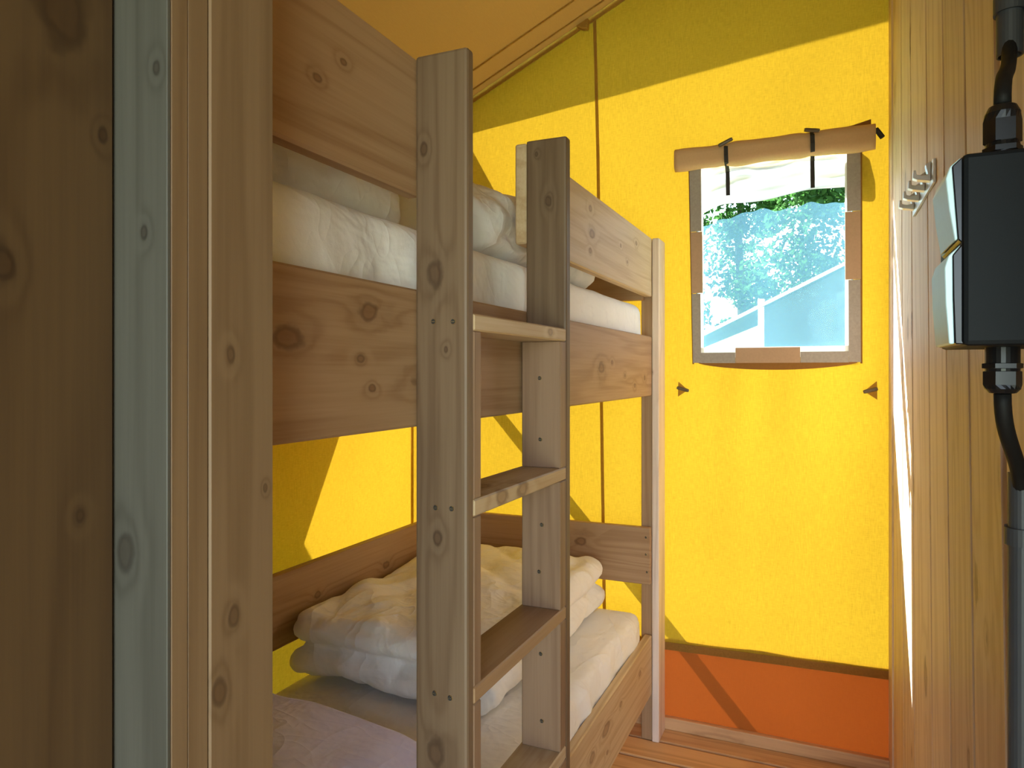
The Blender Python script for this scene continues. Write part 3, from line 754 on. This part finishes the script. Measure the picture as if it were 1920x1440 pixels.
# ================================================================== things on the right wall
rk = root('coat_rack', (0.2, 1.93, 0.43), 'small metal coat rack with four hooks screwed to the plank wall', 'coat rack')
bm = bmesh.new(); v = []
for (yy, z) in ((1.757, 0.4065), (1.757, 0.457), (2.104, 0.456), (2.104, 0.402)):
    x = XR(yy, 0.43)
    v.append((bm.verts.new((x - 0.0008, yy, z)), bm.verts.new((x - 0.0055, yy, z))))
bm.faces.new([a for a, b in v]); bm.faces.new([b for a, b in v][::-1])
for i in range(4): bm.faces.new((v[i][0], v[i][1], v[(i + 1) % 4][1], v[(i + 1) % 4][0]))
bmesh.ops.recalc_face_normals(bm, faces=bm.faces)
obj('back_plate', bm, M['alu'], rk)
hk = [(-0.0055, -0.013), (-0.030, -0.008), (-0.0395, -0.0035), (-0.0385, 0.013), (-0.0345, 0.013), (-0.0325, 0.003), (-0.022, 0.000), (-0.0105, 0.002), (-0.0155, 0.0235), (-0.0055, 0.030)]
for k, yy in enumerate((1.800, 1.887, 1.985, 2.080)):
    xw = XR(yy, 0.43)
    obj('hook', prism_bm([(xw + a * 1.0, 0.4305 + b - 0.0012 * k) for a, b in hk], 'Y', yy - 0.011, yy + 0.011, 0.0007), M['alu'], rk)

bx = root('socket_box', (0.175, 0.90, 0.026), 'black socket distribution box with two pale hinged lids on the plank wall', 'socket box')
obj('box_body', box_bm(0.1222, 0.2345, 0.83, 0.985, 0.0265, 0.218, 0.005, 2), M['black'], bx)
for (pts, lid) in (([(0.1230, 0.2160), (0.1140, 0.2075), (0.1165, 0.1700), (0.1190, 0.1335), (0.1225, 0.1300), (0.135, 0.130), (0.135, 0.216)], [(0.1225, 0.2163), (0.1125, 0.2080), (0.1085, 0.1960), (0.1115, 0.1650), (0.1165, 0.1325), (0.1190, 0.1340), (0.1165, 0.170), (0.1142, 0.2068)]),
                   ([(0.1230, 0.1290), (0.1145, 0.1180), (0.1150, 0.0750), (0.1165, 0.0285), (0.135, 0.0275), (0.135, 0.128)], [(0.1215, 0.1280), (0.1110, 0.1180), (0.1075, 0.1060), (0.1085, 0.0700), (0.1115, 0.0288), (0.1160, 0.0286), (0.1148, 0.075), (0.1147, 0.1172)])):
    obj('socket_housing', prism_bm(pts, 'Y', 0.8355, 0.952, 0.001), M['gloss'], bx)
    obj('socket_lid', prism_bm(lid, 'Y', 0.837, 0.935, 0.0008), M['lid'], bx)
GX, GY = 0.170, 0.908
g = lathe_bm((GX, GY, 0.2178), [(0.0160, 0), (0.0160, 0.016), (0.0185, 0.0165), (0.0185, 0.022), (0.0160, 0.0225), (0.0155, 0.026), (0.0178, 0.027), (0.0178, 0.050), (0.0165, 0.058), (0.0130, 0.0655), (0.0092, 0.0675)], 24, (2, 3, 6, 7))
obj('cable_gland', g, M['gloss'], bx)
g = lathe_bm((GX, GY, 0.0268), [(0.0160, 0), (0.0160, -0.017), (0.0187, -0.0175), (0.0187, -0.0225), (0.0160, -0.023), (0.0158, -0.0255), (0.0178, -0.026), (0.0178, -0.040), (0.0165, -0.0445), (0.0125, -0.049), (0.0092, -0.0495)], 24, (2, 3, 6, 7))
obj('cable_gland', g, M['gloss'], bx)
def bez(a, b, c, d, n=16):
    a, b, c, d = map(Vector, (a, b, c, d)); o = []
    for i in range(n + 1):
        t = i / n; o.append(a * (1 - t) ** 3 + b * 3 * t * (1 - t) ** 2 + c * 3 * t * t * (1 - t) + d * t ** 3)
    return o
cab = obj('power_cable', tube_bm(bez((GX, GY, 0.2855), (GX, GY, 0.345), (0.205, 1.052, 0.34), (0.205, 1.055, 0.425)), 0.0082), M['rubber'], None, True)
tag(cab, 'black cable rising from the socket box into the upper grey conduit', 'cable', 'black cables of the socket box')
cab = obj('power_cable', tube_bm(bez((GX, GY, -0.023), (GX, GY, -0.085), (0.203, 0.985, -0.085), (0.2055, 0.996, -0.160)), 0.0082), M['rubber'], None, True)
tag(cab, 'black cable hanging from the socket box into the lower grey conduit', 'cable', 'black cables of the socket box')
def pipe(x, y, z0, z1, r):
    bm = bmesh.new(); n = 24; rings = []
    for (rr, z) in ((r, z0), (r, z1), (r - 0.002, z1), (r - 0.002, z0)):
        rings.append([bm.verts.new((x + rr * math.cos(2 * PI * k / n), y + rr * math.sin(2 * PI * k / n), z)) for k in range(n)])
    for i in range(4):
        for k in range(n): bm.faces.new((rings[i][k], rings[i][(k + 1) % n], rings[(i + 1) % 4][(k + 1) % n], rings[(i + 1) % 4][k]))
    bmesh.ops.recalc_face_normals(bm, faces=bm.faces)
    return bm
PX, PYU, PYL, PR = 0.2055, 1.057, 0.994, 0.0143
o = obj('conduit', pipe(PX, PYU, 0.392, 1.85, PR), M['pvc'], None); tag(o, 'grey plastic conduit on the planks above the socket box', 'conduit', 'grey conduits on the plank wall')
o = obj('conduit', pipe(PX, PYL, FLOOR + 0.002, -0.117, PR), M['pvc'], None); tag(o, 'grey plastic conduit on the planks below the socket box', 'conduit', 'grey conduits on the plank wall')
for (py, z, lab) in ((PYU, 0.455, 'grey clip holding the upper conduit on the planks'), (PYL, -0.190, 'grey clip holding the lower conduit on the planks')):
    r_ = root('pipe_clip', (PX, py, z), lab, 'pipe clip', 'grey pipe clips')
    bm = bmesh.new(); rings = []; n = 22; s0 = math.radians(60); s1 = math.radians(372)
    for (rr, dz) in ((PR + 0.0032, -0.010), (PR + 0.0032, 0.010), (PR + 0.0004, 0.010), (PR + 0.0004, -0.010)):
        rings.append([bm.verts.new((PX + rr * math.cos(s0 + (s1 - s0) * k / n), py + rr * math.sin(s0 + (s1 - s0) * k / n), z + dz * (1.15 if k < 8 else 1.0))) for k in range(n + 1)])
    for i in range(4):
        for k in range(n): bm.faces.new((rings[i][k], rings[i][k + 1], rings[(i + 1) % 4][k + 1], rings[(i + 1) % 4][k]))
    bm.faces.new([q[0] for q in rings]); bm.faces.new([q[-1] for q in rings][::-1])
    bmesh.ops.recalc_face_normals(bm, faces=bm.faces)
    obj('clip_ring', bm, M['pvc'], r_)
    obj('clip_lug', box_bm(PX - 0.004, PX + 0.016, py + 0.0155, py + 0.036, z - 0.011, z + 0.008, 0.004, 2), M['pvc'], r_)
    bm = tube_bm([(PX - 0.0065, py + 0.0265, z - 0.002), (PX - 0.002, py + 0.0265, z - 0.002)], 0.0045, 10)
    obj('clip_screw', bm, M['screw'], r_)

# ================================================================== outside
# timber braces and an added shadow-casting flap outside the canvas, whose shadows fall on it
gb = root('gable_bracing', (XL - 0.03, 2.92, FLOOR - 0.32), 'timber corner pole and braces outside the gable, showing as slanting shadows', 'bracing')
def brace(name, p0, p1, wid, y0, y1):
    a, b = Vector((p0[0], 0, p0[1])), Vector((p1[0], 0, p1[1])); t = (b - a).normalized(); n = Vector((-t.z, 0, t.x)) * wid / 2
    return obj(name, prism_bm([(q.x, q.z) for q in (a + n, a - n, b - n, b + n)], 'Y', y0, y1), wood('brown', 'X', (), 0.2), gb)
def back(x, z, y):               # the point at depth y whose shadow falls at (x, z) on the gable
    k = (y - YG) / 0.553; return (x - 0.644 * k, z + 1.013 * k)
YB = 2.90
brace('timber_brace', back(-1.62, 0.18, YB), back(-0.054, -1.575, YB), 0.043, YB - 0.012, YB + 0.012)
brace('timber_brace', back(-1.59, 1.16, YB), back(-1.17, 0.42, YB), 0.10, YB - 0.01, YB + 0.01)
board('corner_pole', XL - 0.06, XL - 0.01, YB - 0.03, YB + 0.03, FLOOR - 0.32, ROOF(XL) - 0.03, wood('brown', 'Z', (), 0.2), gb)
def backl(y, z, x):
    k = (XL - x) / 0.644; return (y + 0.553 * k, z + 1.013 * k)
XS = XL - 0.40
pts = [backl(q[0], q[1], XS) for q in ((2.02, -1.25), (2.20, -0.80), (2.11, -0.704), (2.053, -0.622), (2.25, -0.262), (2.52, 0.24), (2.7, 0.6), (0.4, 0.6), (0.4, -1.2))]
sf = obj('shadow_flap', prism_bm(pts, 'X', XS - 0.004, XS), M['band'], None)  # added panel, its outline shaped only to cast the left wall's shadow
tag(sf, 'brown flap added unseen outside the left canvas to cast a slanting shadow', 'flap')

# neighbouring tent seen through the window
nb = root('neighbour_tent', (1.6, 8.5, FLOOR - 0.3), 'pale tent with a sloping white roof edge seen through the window screen', 'tent')
rk_ = lambda x: 0.895 + 0.49 * (x - 0.0)
obj('gable_canvas', prism_bm([(-0.55, FLOOR - 0.3), (3.4, FLOOR - 0.3), (3.4, 1.2), (1.6, rk_(1.6) - 0.03), (-0.55, rk_(-0.55) - 0.03)], 'Y', 7.05, 7.06), M['tent'], nb)
obj('roof_canvas', prism_bm([(-1.35, rk_(-1.35)), (1.6, rk_(1.6)), (4.6, rk_(-1.4)), (4.6, rk_(-1.4) - 0.02), (1.6, rk_(1.6) - 0.02), (-1.35, rk_(-1.35) - 0.02)], 'Y', 6.95, 10.5), M['tent'], nb)
obj('roof_edge', prism_bm([(-1.4, rk_(-1.4) + 0.012), (1.6, rk_(1.6) + 0.012), (1.6, rk_(1.6) - 0.016), (-1.4, rk_(-1.4) - 0.016)], 'Y', 6.92, 6.95), M['tentwhite'], nb)
obj('corner_pole', tube_bm([(-0.57, 6.98, FLOOR - 0.3), (-0.57, 6.98, rk_(-0.57) + 0.06)], 0.03, 8), M['tentwhite'], nb)
obj('side_canvas', prism_bm([(-1.25, FLOOR - 0.3), (-0.55, FLOOR - 0.3), (-0.55, rk_(-0.55) - 0.16), (-1.25, rk_(-1.25) - 0.10)], 'Y', 7.1, 7.11), M['tentwhite'], nb)

def tree(x, y, h, rad, n, seed, label):
    rnd = random.Random(seed)
    r_ = root('leafy_tree', (x, y, FLOOR - 0.3), label, 'tree', 'trees beyond the tents')
    obj('trunk', tube_bm([(x, y, FLOOR - 0.3), (x + 0.1, y, 0.6), (x - 0.05, y + 0.1, h * 0.5), (x + 0.1, y, h * 0.8)], [0.17, 0.13, 0.09, 0.03], 9), M['bark'], r_)
    verts, faces = [], []
    clumps = []
    for k in range(60):
        a = rnd.uniform(0, 2 * PI); q = rnd.random() ** 0.5
        z = rnd.uniform(-0.6, h)
        wz = math.sin(PI * min(1, max(0.08, (z + 1.2) / (h + 1.6)))) ** 0.6
        clumps.append((x + math.cos(a) * rad * q * wz, y + math.sin(a) * rad * 0.6 * q * wz, z, rnd.uniform(0.35, 0.75)))
    for k in range(n):
        cx, cy, cz, cr = clumps[rnd.randrange(len(clumps))]
        v = Vector((rnd.gauss(0, 1), rnd.gauss(0, 1), rnd.gauss(0, 1))).normalized() * cr * rnd.random() ** 0.4
        p = Vector((cx, cy, cz)) + v
        s = rnd.uniform(0.032, 0.07)
        d = Vector((rnd.gauss(0, 1), rnd.gauss(0, 1), rnd.gauss(0, 1))).normalized(); e = d.cross(Vector((rnd.gauss(0, 1), rnd.gauss(0, 1), 1))).normalized()
        i = len(verts)
        verts += [p - d * s * 1.5, p + e * s * 0.7, p + d * s * 1.5, p - e * s * 0.7 + d.cross(e) * s * 0.3]
        faces.append((i, i + 1, i + 2, i + 3))
    me = bpy.data.meshes.new('foliage'); me.from_pydata([(q.x - x, q.y - y, q.z - FLOOR + 0.3) for q in verts], [], faces); me.materials.append(M['leaf'])
    o = bpy.data.objects.new('foliage', me); COL.objects.link(o); o.parent = r_; o['kind'] = 'stuff'
tree(-3.7, 12.5, 6.2, 1.9, 19000, 1, 'leafy green tree beyond the tent, leftmost through the window')
tree(0.9, 13.4, 6.6, 1.9, 19000, 2, 'leafy green tree behind the roof of the neighbouring tent')
tree(-1.9, 17.5, 6.4, 2.6, 19000, 3, 'farther leafy tree filling the gap between two nearer trees')
